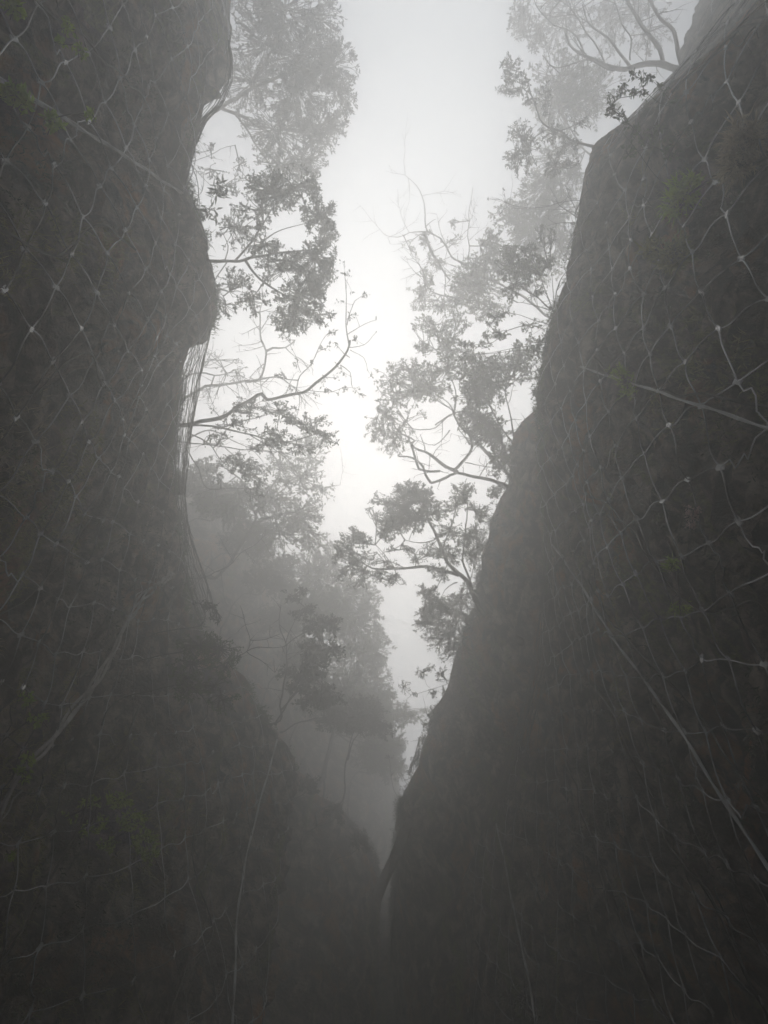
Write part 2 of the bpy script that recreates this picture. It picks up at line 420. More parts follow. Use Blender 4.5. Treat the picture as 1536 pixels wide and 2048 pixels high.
# ---------------------------------------------------------------- trees and shrubs
def drop(p, side):
    q = p + Vector((side*0.45, -0.05, -0.35))
    h = BV.ray_cast(q + Vector((0, 0, 0.02)), Vector((0, 0, -1)))
    if h[0] is not None: return q, h[0] - Vector((0, 0, 0.15))
    return q, q - Vector((0, 0, 0.4))
def twig(m, p, d, L, r, depth, rnd, tips, bend=0.35):
    pts = [p]; n = max(3, int(L/0.07)); dd = d.copy()
    for i in range(n):
        dd = (dd + Vector((rnd.gauss(0, 1), rnd.gauss(0, 1), rnd.gauss(0, 1)))*bend*0.35 + Vector((0, 0, -0.02))).normalized()
        pts.append(pts[-1] + dd*(L/n))
        if depth > 0 and i > 0 and rnd.random() < 0.55:
            sd_ = (dd + Vector((rnd.gauss(0, 1), rnd.gauss(0, 1), rnd.gauss(0, 1)))*0.7).normalized()
            twig(m, pts[-1], sd_, L*rnd.uniform(0.35, 0.65)*(1-i/(n*1.6)), r*0.6, depth-1, rnd, tips, bend)
    m.tube(pts, [r*(1-0.75*i/n) for i in range(n+1)], 3, cap=False)
    tips.append((pts[-1], dd))
def tree(name, label, cat, z, limbs, clumps=(), leaf=0.07, lw=0.42, twigs=0, tlen=40, tuft=0, lm=LEAF, group=None, side=-1, root=True, seed=0, gap=0.0, tdepth=1, bm=BARK, spread=1.0):
    rnd = random.Random(seed*131+int(z*10)); random.seed(seed+5)
    k = z/F
    T = MB(); Bm = MB(); C = MB(); lp = []
    base = None
    for li, lb in enumerate(limbs):
        pts = lb[0]; w0, w1 = lb[1], lb[2]
        dz = lb[3] if len(lb) > 3 else 0
        W = []
        for i, q in enumerate(pts):
            zz = z + dz*i/max(1, len(pts)-1) + (q[2] if len(q) > 2 else 0)
            W.append(PZ(q[0], q[1], zz))
        if li == 0 and root:
            a, b = drop(W[0], side); W = [b, a] + W; base = b
        S = catmull(W, max(0.05, 9*k))
        n = len(S)
        amp = 1.6*k
        S = [p + noise.noise_vector(Vector((p.x*4+li, p.y*4, p.z*4)))*amp*(2.0 if 0 < i < n-1 else 0) for i, p in enumerate(S)]
        rr = []
        for i in range(n):
            f = i/(n-1); rr.append((w0*(1-f)+w1*f)*0.5*k*(1+0.18*noise.noise(S[i]*9)))
        (T if li == 0 or w0 > 7 else Bm).tube(S, rr, 7 if w0 > 6 else 5)
        lp += S[n//4:] if li == 0 else S
        for t in range(int(twigs*(n*9/120))):
            i = rnd.randrange(n//3, n)
            d = (S[min(i+1, n-1)]-S[max(i-1, 0)]).normalized()
            dd = (d*0.5 + Vector((rnd.gauss(0, 1), rnd.gauss(0, 1), rnd.gauss(0, 1)))*0.75).normalized()
            tips = []
            twig(Bm, S[i], dd, tlen*k*rnd.uniform(0.5, 1.3), max(0.6, min(w1, 2)*0.6)*k, tdepth, rnd, tips)
            if tuft:
                for p, d2 in tips:
                    for _ in range(tuft):
                        C.leaf(p + rv()*leaf*0.6, (d2*0.5+rd()).normalized(), rd(), leaf*rnd.uniform(0.6, 1.15), leaf*lw)
    for ci, c in enumerate(clumps):
        px, py, rx, ry, nl = c[:5]; dz = c[5] if len(c) > 5 else 0
        cc = PZ(px, py, z+dz)
        near = min(lp, key=lambda p: (p-cc).length) if lp else cc
        RX, RY = rx*k, ry*k; RZ = (RX+RY)*0.5
        ex = Vector((1, 0, 0)); ey = Vector((0, -math.cos(TH), math.sin(TH))); ez = Vector((0, math.sin(TH), math.cos(TH)))
        mid = near.lerp(cc, 0.5) + rv()*(near-cc).length*0.12
        arm = catmull([near, mid, cc], 0.08) if (near-cc).length > 0.05 else [near, cc]
        Bm.tube(arm, [max(1.6, 3.2*(1-i/len(arm)*0.6))*0.5*k for i in range(len(arm))], 4, cap=False)
        per = 8 if nl > 70 else 4; ns = max(2, int(nl*(1.55 if nl > 70 else 0.9)/per)); cnt = 0; tries = 0
        while cnt < ns and tries < ns*14:
            tries += 1
            r = rv(); rad = r.length
            r = r * (rad**-0.3) * (1 + 0.25*(rnd.random()**3))
            p = cc + ex*r.x*RX + ey*r.y*RY + ez*r.z*RZ
            if noise.noise(p*(2.1/spread) + Vector((seed, 0, 0))) < -0.30+gap: continue
            if noise.noise(p*8 + Vector((seed, 9, 0))) < 0.0+gap*0.9: continue
            cnt += 1
            s = arm[rnd.randrange(len(arm)//2, len(arm))]
            if (p-s).length > 0.45: s = s.lerp(p, 0.35)
            q = s.lerp(p, 0.55) + rv()*0.06
            Bm.tube([s, q, p], [0.9*k, 0.7*k, 0.4*k], 3, cap=False)
            d = (p-q).normalized() if (p-q).length > 1e-4 else rd()
            for j_ in range(per):
                o = q.lerp(p, 0.45 + 0.55*rnd.random()) + rv()*leaf*0.35
                C.leaf(o, (d*0.55+rd()).normalized(), rd(), leaf*rnd.uniform(0.5, 1.0), leaf*lw*rnd.uniform(0.7, 1.1))
    if base is None: base = PZ(limbs[0][0][0][0], limbs[0][0][0][1], z) if limbs else PZ(clumps[0][0], clumps[0][1], z)
    rt = empty(name, base); tag(rt, label, cat, group)
    if T.v: T.build('trunk', bm, rt, True)
    if Bm.v: Bm.build('branches', bm, rt, True)
    if C.v: C.build('crown', lm, rt)
    return rt
G1 = 'trees on the cliff rims'
# left rim, top to bottom
tree('tree', 'large leafy tree with a broad grey crown spreading from the upper left rim', 'tree', 12.5,
  [([(395,240),(440,215),(500,180),(570,150),(640,120)],13,4), ([(440,215),(500,240),(560,290),(600,320)],7,2), ([(500,180),(540,110),(570,40),(580,-30)],6,2), ([(470,225),(520,300),(560,350)],5,2)],
  [(560,20,100,70,1500),(640,40,45,50,420),(600,110,80,60,1100),(665,130,50,55,850,-.3),(680,190,35,45,420),(530,90,75,80,1000,.6),(500,170,60,60,700,.5),(600,190,80,60,1200),(640,250,50,50,620),(560,260,80,55,1000,.3),(670,250,30,30,170),(570,330,60,35,480),(620,320,45,35,320),(500,-40,90,60,500)],
  leaf=0.085, side=-1, seed=1, group=G1, gap=0.0)
tree('tree', 'dense dark tree on a short level trunk under the large upper left tree', 'tree', 9.4,
  [([(405,520),(440,522),(480,522),(510,515),(560,505),(620,500)],11,3), ([(470,522),(500,490),(530,440),(560,400)],5,2), ([(490,520),(520,560),(570,590),(610,620)],6,2), ([(455,522),(430,560),(450,600)],3,1), ([(450,520),(455,490),(440,460)],3,1),([(500,518),(540,470),(600,450),(640,440)],3,1.2)],
  [(550,380,55,38,800),(600,370,40,40,380),(520,420,40,40,240),(640,430,38,42,480),(655,480,25,35,300),(630,520,45,35,520),(570,540,55,35,520),(600,590,50,40,760),(580,645,40,32,520),(640,570,30,45,400),(480,460,45,55,320,.4),(470,570,45,35,230),(500,600,40,30,200),(450,610,30,25,90),(640,630,28,30,200),(530,490,40,30,260),(660,540,20,30,110)],
  leaf=0.062, side=-1, seed=2, group=G1, gap=.04)
tree('shrub', 'small sprig of long lance-shaped leaves on the left rim beside the dense dark tree', 'shrub', 8.2,
  [([(408,440),(415,425),(428,400),(436,372)],2.2,1)], [(432,385,20,26,56),(420,420,16,18,28)], leaf=0.15, lw=0.24, side=-1, seed=3)
tree('shrub', 'thin hazy shrub with few leaves in the gap of the upper left rim', 'shrub', 11,
  [([(350,330),(395,320),(440,300),(470,290)],2.5,1),([(380,325),(400,350),(420,370)],2,1),([(360,400),(400,390),(410,340)],2,1)], [(430,340,35,22,70),(470,370,30,20,80),(480,340,25,18,60),(420,300,25,15,40)], twigs=5, tlen=35, leaf=0.06, side=-1, seed=4)
tree('tree', 'long bare curving branch with tufted tips reaching right from the left rim', 'tree', 9.7,
  [([(372,850),(400,842),(440,835),(475,815),(505,798),(522,788),(534,799),(560,793),(605,785),(640,760),(672,735),(695,700),(700,680)],10,4),
   ([(697,695),(693,640),(692,590),(690,552)],2.8,1),([(694,650),(710,600),(728,592)],1.8,.8),([(693,670),(720,655),(752,640)],2,.8),([(697,695),(730,690),(752,665)],1.8,.8),
   ([(680,730),(700,745),(705,775),(720,788)],2.0,.8),([(590,787),(600,750),(625,725),(645,680),(660,665)],2.4,.9),([(615,780),(655,785),(690,775)],1.8,.8),([(700,700),(725,715),(735,740)],1.4,.8),([(602,745),(590,710),(580,690)],1.4,.7)],
  [(690,775,7,7,14),(722,788,8,5,14),(753,662,7,8,22),(752,632,6,5,16),(728,592,7,5,14),(690,548,7,6,14),(660,667,8,6,20),(645,700,8,6,16),(620,725,8,6,16),(556,752,10,6,24),(660,780,10,6,26),(700,636,5,4,10),(735,740,6,5,10),(700,715,6,4,10),(585,700,5,6,10)],
  twigs=3, tlen=26, tuft=4, leaf=0.055, lm=LEAF, side=-1, seed=5)
tree('tree', 'leafy drooping boughs with separate small leaves just below the bare curving branch', 'tree', 9.9,
  [([(370,850),(400,850),(450,858),(510,872),(560,885),(620,872),(660,868)],6,1.5),([(440,856),(480,845),(530,830),(570,815)],3,1),([(500,870),(550,900),(580,925)],2.4,1),([(375,865),(420,890),(450,930),(480,940)],3,1)],
  [(500,815,45,20,190),(560,825,45,20,210),(610,850,50,22,260),(650,875,30,22,150),(560,870,55,20,210),(470,850,45,16,130),(440,880,30,14,60),(600,895,45,18,110),(530,890,40,20,110),(420,870,35,20,50)],
  leaf=0.062, lw=0.4, side=-1, seed=6, gap=0)
tree('tree', 'hazy bare tree with a thick crooked bough high behind the left rim', 'tree', 12.6,
  [([(350,800),(396,782),(410,772),(450,768),(490,762),(520,758),(532,720),(530,700),(520,670),(519,625)],9,3),([(531,703),(545,698),(570,695),(590,680)],5,2),([(500,762),(560,755),(600,790)],4,2),([(355,760),(400,745),(440,750),(470,740)],4,2)],
  [(440,720,50,25,70),(480,750,30,20,60)], twigs=9, tlen=60, leaf=0.07, side=-1, seed=7, tdepth=2)
tree('tree', 'bare spreading twigs hanging low over the left rim with a dim leaf tuft', 'tree', 11.5,
  [([(360,885),(400,888),(450,895),(500,900),(560,903)],5,1.5),([(375,880),(420,860),(480,890),(540,905)],3,1),([(370,895),(395,935),(415,975),(470,975),(500,978)],2.5,1),([(450,895),(490,930),(510,960)],2,1)],
  [(480,930,38,24,330),(510,950,30,20,170),(515,985,30,18,110),(450,925,20,15,50),(500,1000,18,12,40),(440,960,20,12,40)], twigs=4, tlen=50, leaf=0.07, side=-1, seed=8)
tree('tree', 'pale misted tree behind the low left rim, right of the dim leaf tuft', 'tree', 14.8,
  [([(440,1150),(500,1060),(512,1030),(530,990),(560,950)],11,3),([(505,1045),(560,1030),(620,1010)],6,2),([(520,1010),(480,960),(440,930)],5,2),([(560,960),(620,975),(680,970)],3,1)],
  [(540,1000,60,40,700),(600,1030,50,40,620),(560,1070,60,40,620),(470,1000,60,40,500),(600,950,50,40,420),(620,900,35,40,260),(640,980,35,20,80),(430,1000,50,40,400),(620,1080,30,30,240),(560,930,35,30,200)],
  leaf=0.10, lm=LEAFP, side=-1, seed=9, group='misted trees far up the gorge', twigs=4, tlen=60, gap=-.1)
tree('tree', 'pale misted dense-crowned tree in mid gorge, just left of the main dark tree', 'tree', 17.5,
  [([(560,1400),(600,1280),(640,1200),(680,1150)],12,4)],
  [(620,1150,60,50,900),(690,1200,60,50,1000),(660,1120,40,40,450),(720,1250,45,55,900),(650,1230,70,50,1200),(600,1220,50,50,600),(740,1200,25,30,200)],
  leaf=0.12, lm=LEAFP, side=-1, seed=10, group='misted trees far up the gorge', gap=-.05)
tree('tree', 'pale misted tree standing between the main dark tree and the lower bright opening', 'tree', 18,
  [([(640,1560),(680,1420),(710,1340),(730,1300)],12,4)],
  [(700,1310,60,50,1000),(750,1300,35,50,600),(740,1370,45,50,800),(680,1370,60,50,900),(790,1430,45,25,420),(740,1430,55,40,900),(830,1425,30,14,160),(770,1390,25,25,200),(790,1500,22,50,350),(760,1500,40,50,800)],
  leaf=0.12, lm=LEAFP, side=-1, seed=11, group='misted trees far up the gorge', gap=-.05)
tree('tree', 'slender forked tree with upright stems on the lower left ledge', 'tree', 11.3,
  [([(560,1440),(562,1400),(572,1340),(572,1290),(560,1250),(562,1210)],5,1.5),([(572,1290),(600,1270),(640,1250),(670,1240)],2.5,1.2),([(562,1420),(600,1380),(640,1350),(660,1310)],4,1.5),([(550,1450),(580,1400),(610,1360),(640,1330)],4,1.5),([(572,1285),(590,1240),(610,1215)],2,1)],
  [(660,1245,32,22,300),(625,1255,30,18,160),(640,1295,45,28,420),(600,1350,45,38,420),(630,1330,35,32,300),(610,1220,35,20,140),(590,1190,30,20,100),(660,1390,34,26,300),(620,1400,40,26,240),(670,1310,20,30,80)],
  twigs=5, tlen=45, leaf=0.085, side=-1, seed=12)
tree('tree', 'small round-crowned misted tree on two thin stems beside the lower cliff gap', 'tree', 13.8,
  [([(685,1600),(690,1540),(700,1490),(708,1450)],5,2),([(695,1520),(706,1480),(730,1450)],3.5,1.5),([(560,1465),(600,1445),(650,1435),(690,1440)],3.5,1.5)],
  [(700,1430,55,35,900),(740,1440,45,32,600),(670,1440,40,28,420),(730,1410,40,22,360),(770,1460,25,20,120),(650,1410,30,20,120)],
  leaf=0.085, side=-1, seed=13, gap=-.1)
tree('tree', 'bare twiggy branch forking over the lower left ledge', 'dead branch', 8.6,
  [([(440,1330),(465,1318),(493,1303),(500,1280),(490,1250),(484,1220)],3,1),([(493,1303),(515,1293),(550,1294),(575,1290)],2,.8),([(500,1280),(530,1277),(560,1268)],2,.8),([(493,1303),(520,1320),(550,1345)],1.8,.7)],
  twigs=7, tlen=26, side=-1, seed=14)
tree('tree', 'thin bare misted branch slanting up to the right above the left ledge', 'dead branch', 12,
  [([(410,1155),(430,1145),(465,1125),(490,1100),(515,1085),(530,1070)],3.5,1.2),([(465,1122),(450,1090),(440,1075)],1.8,.8)], twigs=6, tlen=40, side=-1, seed=15, tdepth=2)
tree('shrub', 'reddish-leaved shrub standing up from the left ledge below the net edge', 'shrub', 8.1,
  [([(400,1250),(410,1225),(425,1215),(440,1205)],2.5,1),([(410,1225),(400,1210),(398,1200)],2,.8)], [(425,1215,28,14,70),(440,1235,20,12,40),(400,1208,14,10,26)], leaf=0.055, side=-1, seed=16, twigs=4, tlen=22)
tree('shrub', 'low leafy shrub hanging over the left ledge beneath the reddish one', 'shrub', 7.6,
  [([(370,1300),(400,1290),(440,1290)],3,1),([(380,1300),(410,1330),(450,1340)],2,.8)], [(400,1290,50,30,330),(440,1300,45,30,230),(450,1335,40,25,160),(380,1330,45,30,200)], leaf=0.045, lm=LEAFP, side=-1, seed=17, twigs=4, tlen=25)
tree('shrub', 'trailing small-leaved shrub lowest on the left ledge', 'shrub', 7.0,
  [([(350,1370),(380,1370),(440,1380)],3,1),([(380,1370),(410,1400),(415,1430)],2,.8)], [(380,1375,45,28,260),(430,1370,40,26,160),(445,1400,30,26,110),(370,1350,35,20,110)], leaf=0.042, lm=LEAFP, side=-1, seed=18, twigs=5, tlen=25)
for q_, (px_, py_, lb_) in enumerate([(622,1570,'low shadowy shrub where the net cliff meets the narrowing gap'), (680,1622,'shadowy shrub halfway down the slanting edge above the gap foot'), (730,1680,'lowest shadowy shrub, just left of the narrow foot of the gap')]):
    tree('shrub', lb_, 'shrub', 12.6, [([(px_-18, py_+22), (px_-6, py_+6), (px_, py_-8)], 3, 1)], [(px_, py_-4, 18, 13, 110), (px_-22, py_-2, 18, 13, 90), (px_+6, py_+14, 16, 12, 80)], leaf=0.075, side=-1, seed=90+q_, twigs=5, tlen=24)
# right rim
tree('tree', 'big misted tree with thick wriggling boughs in the top right corner', 'tree', 12,
  [([(1400,150),(1350,135),(1300,128),(1250,138),(1210,130),(1170,112),(1140,90),(1130,60)],20,4),([(1328,131),(1318,100),(1290,60),(1260,10),(1240,-40)],9,6),([(1362,136),(1355,100),(1345,60),(1315,30),(1295,-20)],9,6),([(1265,135),(1235,100),(1215,75),(1180,50),(1165,10)],7,2.5),([(1240,135),(1215,140),(1180,120),(1150,125),(1110,135),(1085,110)],5,2),([(1170,112),(1150,70),(1110,50),(1080,20),(1060,-20)],4,2),([(1260,120),(1262,80),(1240,40),(1230,0)],4,2),([(1210,130),(1190,90),(1150,30),(1130,-10)],4,2),([(1100,130),(1120,145),(1120,170)],2.5,1)],
  [(1040,40,30,40,330,2),(1070,80,30,30,220,2),(1040,70,22,14,90,2),(1110,60,60,60,380,3),(1200,60,80,60,420,3.5),(1130,10,80,40,420,3),(1250,20,80,50,400,3.5),(1300,60,60,60,260,3)],
  leaf=0.09, side=1, seed=21, group=G1, twigs=4, tlen=70, tdepth=1)
tree('tree', 'leafy tree rooted in the right rim notch, its clumps hanging over the bright sky', 'tree', 10.4,
  [([(1215,295),(1180,292),(1145,282),(1120,262),(1095,255),(1080,235),(1065,195),(1045,175)],9,2),([(1065,195),(1055,165),(1040,145),(1020,140)],2.5,1.2),([(1120,262),(1150,250),(1180,225)],2.5,1),([(1100,256),(1070,275),(1050,300)],3,1),([(1140,283),(1115,310),(1110,340)],2.5,1),([(1098,254),(1100,220),(1105,195)],2,1)],
  [(1022,130,20,22,130),(1018,165,16,26,140),(1045,165,18,22,110),(1000,182,14,10,40),(1030,182,16,10,50),(1058,200,18,16,70),(1050,205,10,8,30),(1040,270,30,24,200),(1030,305,22,34,210),(1060,300,22,26,110),(1030,345,10,10,24),(1056,340,14,14,50),(1110,330,26,24,160),(1135,290,28,18,110),(1110,270,30,18,110),(1140,330,18,20,70),(1090,200,20,34,100,.5),(1160,250,20,18,50)],
  leaf=0.066, lw=0.36, side=1, seed=22, group=G1)
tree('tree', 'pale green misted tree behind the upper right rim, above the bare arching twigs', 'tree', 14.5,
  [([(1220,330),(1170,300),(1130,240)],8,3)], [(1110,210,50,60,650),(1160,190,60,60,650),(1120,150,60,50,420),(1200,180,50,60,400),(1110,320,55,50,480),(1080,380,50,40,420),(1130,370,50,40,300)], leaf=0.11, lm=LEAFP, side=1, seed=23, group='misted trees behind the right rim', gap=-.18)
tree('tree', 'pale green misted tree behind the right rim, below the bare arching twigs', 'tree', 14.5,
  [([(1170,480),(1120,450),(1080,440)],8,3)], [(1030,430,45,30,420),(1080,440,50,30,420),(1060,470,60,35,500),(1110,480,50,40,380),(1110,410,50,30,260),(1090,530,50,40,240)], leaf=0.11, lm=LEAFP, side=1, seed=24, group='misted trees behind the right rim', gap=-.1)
tree('tree', 'bare shrub of arching twigs tipped with dark seed heads on the right rim', 'shrub', 9.6,
  [([(1175,402),(1150,400),(1120,405),(1090,415),(1055,415),(1020,408),(1000,400),(975,398)],2.8,.9),([(1011,405),(1010,390),(1006,378)],1,.6),([(1160,440),(1130,420),(1110,400),(1100,375)],2.5,.8),([(1160,440),(1140,400),(1130,370)],2,.8),([(1020,408),(1005,418),(1004,424)],1,.6),([(1160,445),(1125,445),(1095,452)],2,.8)],
  [(975,398,2,2,9),(1010,381,2,2,9),(1006,375,2,2,9),(1004,423,2,2,9)], twigs=6, tlen=40, leaf=0.02, lw=0.9, side=1, seed=25)
tree('tree', 'dark leafy bough fanning up from three thin stems over the right rim', 'tree', 9.9,
  [([(1125,625),(1100,618),(1075,595),(1050,580),(1030,560)],5,2),([(1105,620),(1090,580),(1080,550)],2.5,1),([(1100,620),(1060,610),(1035,605)],2.5,1),([(1110,615),(1105,570),(1100,540)],2,1)],
  [(1015,490,16,26,140),(1050,505,28,22,150),(1020,530,32,28,330),(1060,540,34,26,330),(1090,530,18,24,140),(1030,570,34,22,280),(1020,595,16,14,70),(1080,465,10,22,70),(1100,480,12,30,70),(1055,490,12,12,60),(1070,580,24,16,80)],
  leaf=0.062, lm=LEAFP, side=1, seed=26, group=G1, twigs=4, tlen=40)
tree('tree', 'misted tree of ragged bare tips and a greenish crown leaning to mid sky', 'tree', 13.4,
  [([(1110,640),(1040,590),(960,550),(935,532),(905,515),(890,490),(882,478),(855,463)],9,3),([(855,463),(850,440),(848,415),(840,380),(810,350)],3,1),([(855,463),(820,466),(795,475),(770,470)],3,1),([(850,465),(860,500),(880,530),(900,560)],7,3),([(850,455),(865,440),(872,438)],2.5,1),([(935,530),(938,500),(936,460),(942,400),(945,375)],2.5,1),([(940,600),(880,590),(855,575),(850,555)],4,2)],
  [(850,480,14,16,80),(980,490,24,40,420),(1000,530,36,35,420),(960,530,35,25,300),(930,560,50,30,420),(960,580,50,35,620),(980,620,40,25,330),(910,600,40,25,240),(850,570,18,40,200),(870,520,25,20,120),(840,595,30,30,120),(870,610,40,20,110),(905,445,10,12,60),(910,480,14,10,40),(820,500,20,20,40)],
  leaf=0.08, lm=LEAFP, side=1, seed=27, twigs=5, tlen=70, tdepth=2, gap=.02)
tree('tree', 'sharp little leafy sprays stretching left from the right rim below the fanning bough', 'tree', 9.7,
  [([(1105,690),(1060,690),(1010,700),(960,708)],2.2,.8),([(1090,660),(1050,650),(1010,665),(985,685),(940,690)],2.5,.9),([(1100,650),(1040,630),(1000,620)],2,.8),([(1090,720),(1040,700),(960,710),(925,715)],1.8,.7)],
  [(990,640,18,16,90),(1000,665,20,12,90),(975,670,14,10,60),(965,690,18,8,60),(925,688,14,6,44),(945,688,12,6,34),(925,715,14,9,50),(950,720,8,8,26),(1060,650,26,14,70),(1080,680,18,16,60),(1010,625,18,12,50),(1070,700,26,12,50)],
  leaf=0.06, lm=LEAFP, side=1, seed=28)
tree('tree', 'large misted tree with a wide ragged crown filling the right middle sky', 'tree', 12.6,
  [([(1040,960),(1000,930),(985,890),(970,840),(930,825),(900,830),(870,850)],9,3),([(1000,940),(960,890),(920,850),(900,810)],8,3),([(900,830),(860,860),(800,850),(760,820)],3,1),([(910,830),(910,780),(890,720)],3,1),([(930,825),(950,780),(960,720)],3,1),([(900,860),(870,890),(830,880)],3,1),([(900,815),(850,790),(800,800)],2.5,1)],
  [(870,650,45,22,200),(840,680,30,28,150),(890,680,45,30,230),(920,640,30,22,120),(820,740,50,25,280),(860,770,45,35,520),(830,780,50,35,320),(890,740,40,30,300),(780,760,40,30,180),(770,830,35,30,200),(750,870,28,25,150),(790,880,40,30,220),(810,840,50,30,120),(900,700,40,40,200),(780,800,40,26,150),(930,720,30,40,200),(745,845,16,22,60)],
  leaf=0.075, lm=LEAFP, side=1, seed=29, twigs=3, tlen=60, group=G1, gap=-.02)
tree('tree', 'darker misted tree hugging the right rim, between the wide ragged crown and the cliff', 'tree', 11.8,
  [([(1060,940),(1030,890),(1000,850),(975,800)],7,3),([(1030,890),(1020,830),(1010,780)],4,2)],
  [(960,740,42,36,620),(950,790,38,35,620),(990,770,30,40,330),(940,840,30,30,330),(975,850,40,30,420),(1000,880,34,24,260),(1010,730,40,30,330),(1050,700,30,30,240),(960,880,30,16,80),(1060,740,24,30,120),(1000,910,25,20,90)],
  leaf=0.085, lm=LEAFP, side=1, seed=30, twigs=4, tlen=40, group=G1, gap=-.14)
tree('dead_tree', 'gnarled leafless tree with thick crooked limbs above the main dark tree', 'dead tree', 12,
  [([(1030,975),(1000,966),(970,958),(940,952),(915,945),(900,950),(880,960),(862,966)],14,5),
   ([(915,945),(890,932),(870,915),(850,903),(830,896),(820,885)],9,4),([(862,966),(852,950),(845,930),(825,915),(798,913)],6,3),
   ([(908,940),(930,915),(943,895),(942,870),(950,850)],7,3),([(820,888),(830,880),(810,870),(795,860),(785,845)],5,1.5),([(822,890),(828,910),(832,925),(838,938),(880,942)],5,5),
   ([(940,890),(925,870),(915,855)],4,1.5),([(850,903),(845,880),(840,868)],3,1),([(865,912),(880,890),(900,880)],2,1),([(930,925),(960,930),(975,935)],2.5,1.2),([(958,955),(975,925),(990,910)],2.5,1)],
  twigs=5, tlen=28, side=1, seed=31)
tree('shrub', 'small leafy shrub rooted where the gnarled dead tree leaves the right cliff', 'shrub', 12.2,
  [([(1030,960),(1010,945),(995,930)],4,1.5)], [(1000,925,22,20,180),(1015,900,18,18,120),(985,950,18,10,60),(1000,985,30,14,160)], leaf=0.065, side=1, seed=32)
tree('tree', 'main dark tree with a strong slanting trunk and broad spray of leaves at picture centre', 'tree', 12.1,
  [([(965,1225),(950,1195),(935,1165),(915,1145),(895,1125),(885,1100),(872,1070),(855,1040),(845,1000)],15,4),([(918,1150),(890,1142),(865,1135),(830,1135),(790,1138),(745,1136),(720,1120)],8,2.5),([(945,1180),(935,1150),(925,1120),(930,1070),(935,1010)],5,2),([(875,1075),(850,1085),(810,1080)],3,1.5),([(885,1100),(900,1060),(915,1010)],3.5,1.5),([(895,1125),(870,1180),(850,1200)],2.5,1.2),([(915,1165),(890,1180),(880,1200)],2.5,1),([(790,1138),(770,1110),(750,1090)],2.5,1)],
  [(820,985,38,26,700),(850,1000,30,28,420),(800,1015,34,26,420),(790,1040,42,28,800),(830,1040,36,26,520),(775,1060,22,24,320),(760,1000,22,14,110),(745,1020,14,10,40),(870,1025,32,24,300),(930,985,32,20,330),(915,1010,30,20,190),(960,1020,26,26,230),(900,1060,34,22,240),(940,1070,34,28,330),(880,1100,34,18,200),(950,1110,22,34,200),
   (705,1070,26,18,240),(720,1080,22,18,210),(690,1095,24,20,260),(675,1110,16,22,120),(700,1130,26,18,240),(730,1115,26,18,130),(680,1150,18,16,90),(720,1150,30,14,160),(760,1155,30,16,170),(790,1160,26,12,130),(770,1125,30,16,110),(830,1110,34,18,150),(800,1100,26,14,90),(715,1175,22,8,60),
   (870,1140,26,14,120),(850,1180,22,18,170),(865,1200,26,18,210),(845,1225,20,14,120),(850,1255,18,14,90),(885,1150,20,16,100),(880,1220,26,18,160),(905,1110,26,22,200)],
  leaf=0.066, lw=0.36, side=1, seed=33, group=G1, twigs=3, tlen=40, gap=-.02)
tree('tree', 'faint misted foliage tree behind the trunk of the main dark tree', 'tree', 14,
  [([(1000,1290),(960,1250),(920,1230)],6,2)], [(890,1220,40,30,420),(920,1190,30,30,240),(870,1250,40,25,300),(900,1270,40,25,300),(930,1240,30,30,200),(960,1080,24,40,220)], leaf=0.09, side=1, seed=34, group='misted trees behind the right rim', gap=-.1)
tree('shrub', 'twiggy shrub below the main dark tree, leaning off the right cliff', 'shrub', 13,
  [([(945,1300),(920,1290),(900,1280),(870,1275)],3,1),([(930,1290),(915,1255),(920,1235)],2.5,1)], [(880,1290,26,16,120),(900,1310,24,18,130),(860,1275,16,10,40)], leaf=0.06, side=1, seed=35, twigs=6, tlen=40)
tree('shrub', 'small trailing shrub with leafy tips across the lower bright opening', 'shrub', 13.3,
  [([(905,1370),(885,1372),(862,1380),(852,1370),(845,1345)],2,.8),([(865,1378),(845,1385),(820,1390),(805,1375)],1.4,.7)], [(845,1345,16,14,80),(862,1335,12,10,50),(810,1372,12,16,50),(870,1385,14,10,60),(885,1350,14,22,110),(890,1385,10,14,70),(835,1388,12,5,24)], leaf=0.055, side=1, seed=36, twigs=3, tlen=24)
tree('shrub', 'shrub fringe on the right cliff edge just below the lower bright opening', 'shrub', 13.6,
  [([(870,1480),(850,1475),(838,1480)],2.5,1),([(865,1440),(855,1430),(850,1415)],2,1)], [(845,1480,10,12,60),(865,1425,10,16,80),(835,1520,16,14,90),(850,1450,10,12,50),(820,1545,10,8,40)], leaf=0.06, side=1, seed=37, twigs=5, tlen=26)
tree('shrub', 'spiky plant with broad pointed leaves at the bottom tip of the sky opening', 'shrub', 13.8,
  [([(830,1570),(815,1568),(808,1560)],2.5,1)], [(812,1560,9,9,14)], leaf=0.26, lw=0.22, side=1, seed=38)
tree('shrub', 'single upright twig with tiny leaves beside the bottom tip of the sky opening', 'shrub', 14,
  [([(800,1605),(792,1590),(784,1565),(780,1530),(776,1510)],2,.8)], [(778,1512,8,6,24),(784,1550,5,4,8)], leaf=0.05, side=1, seed=39)
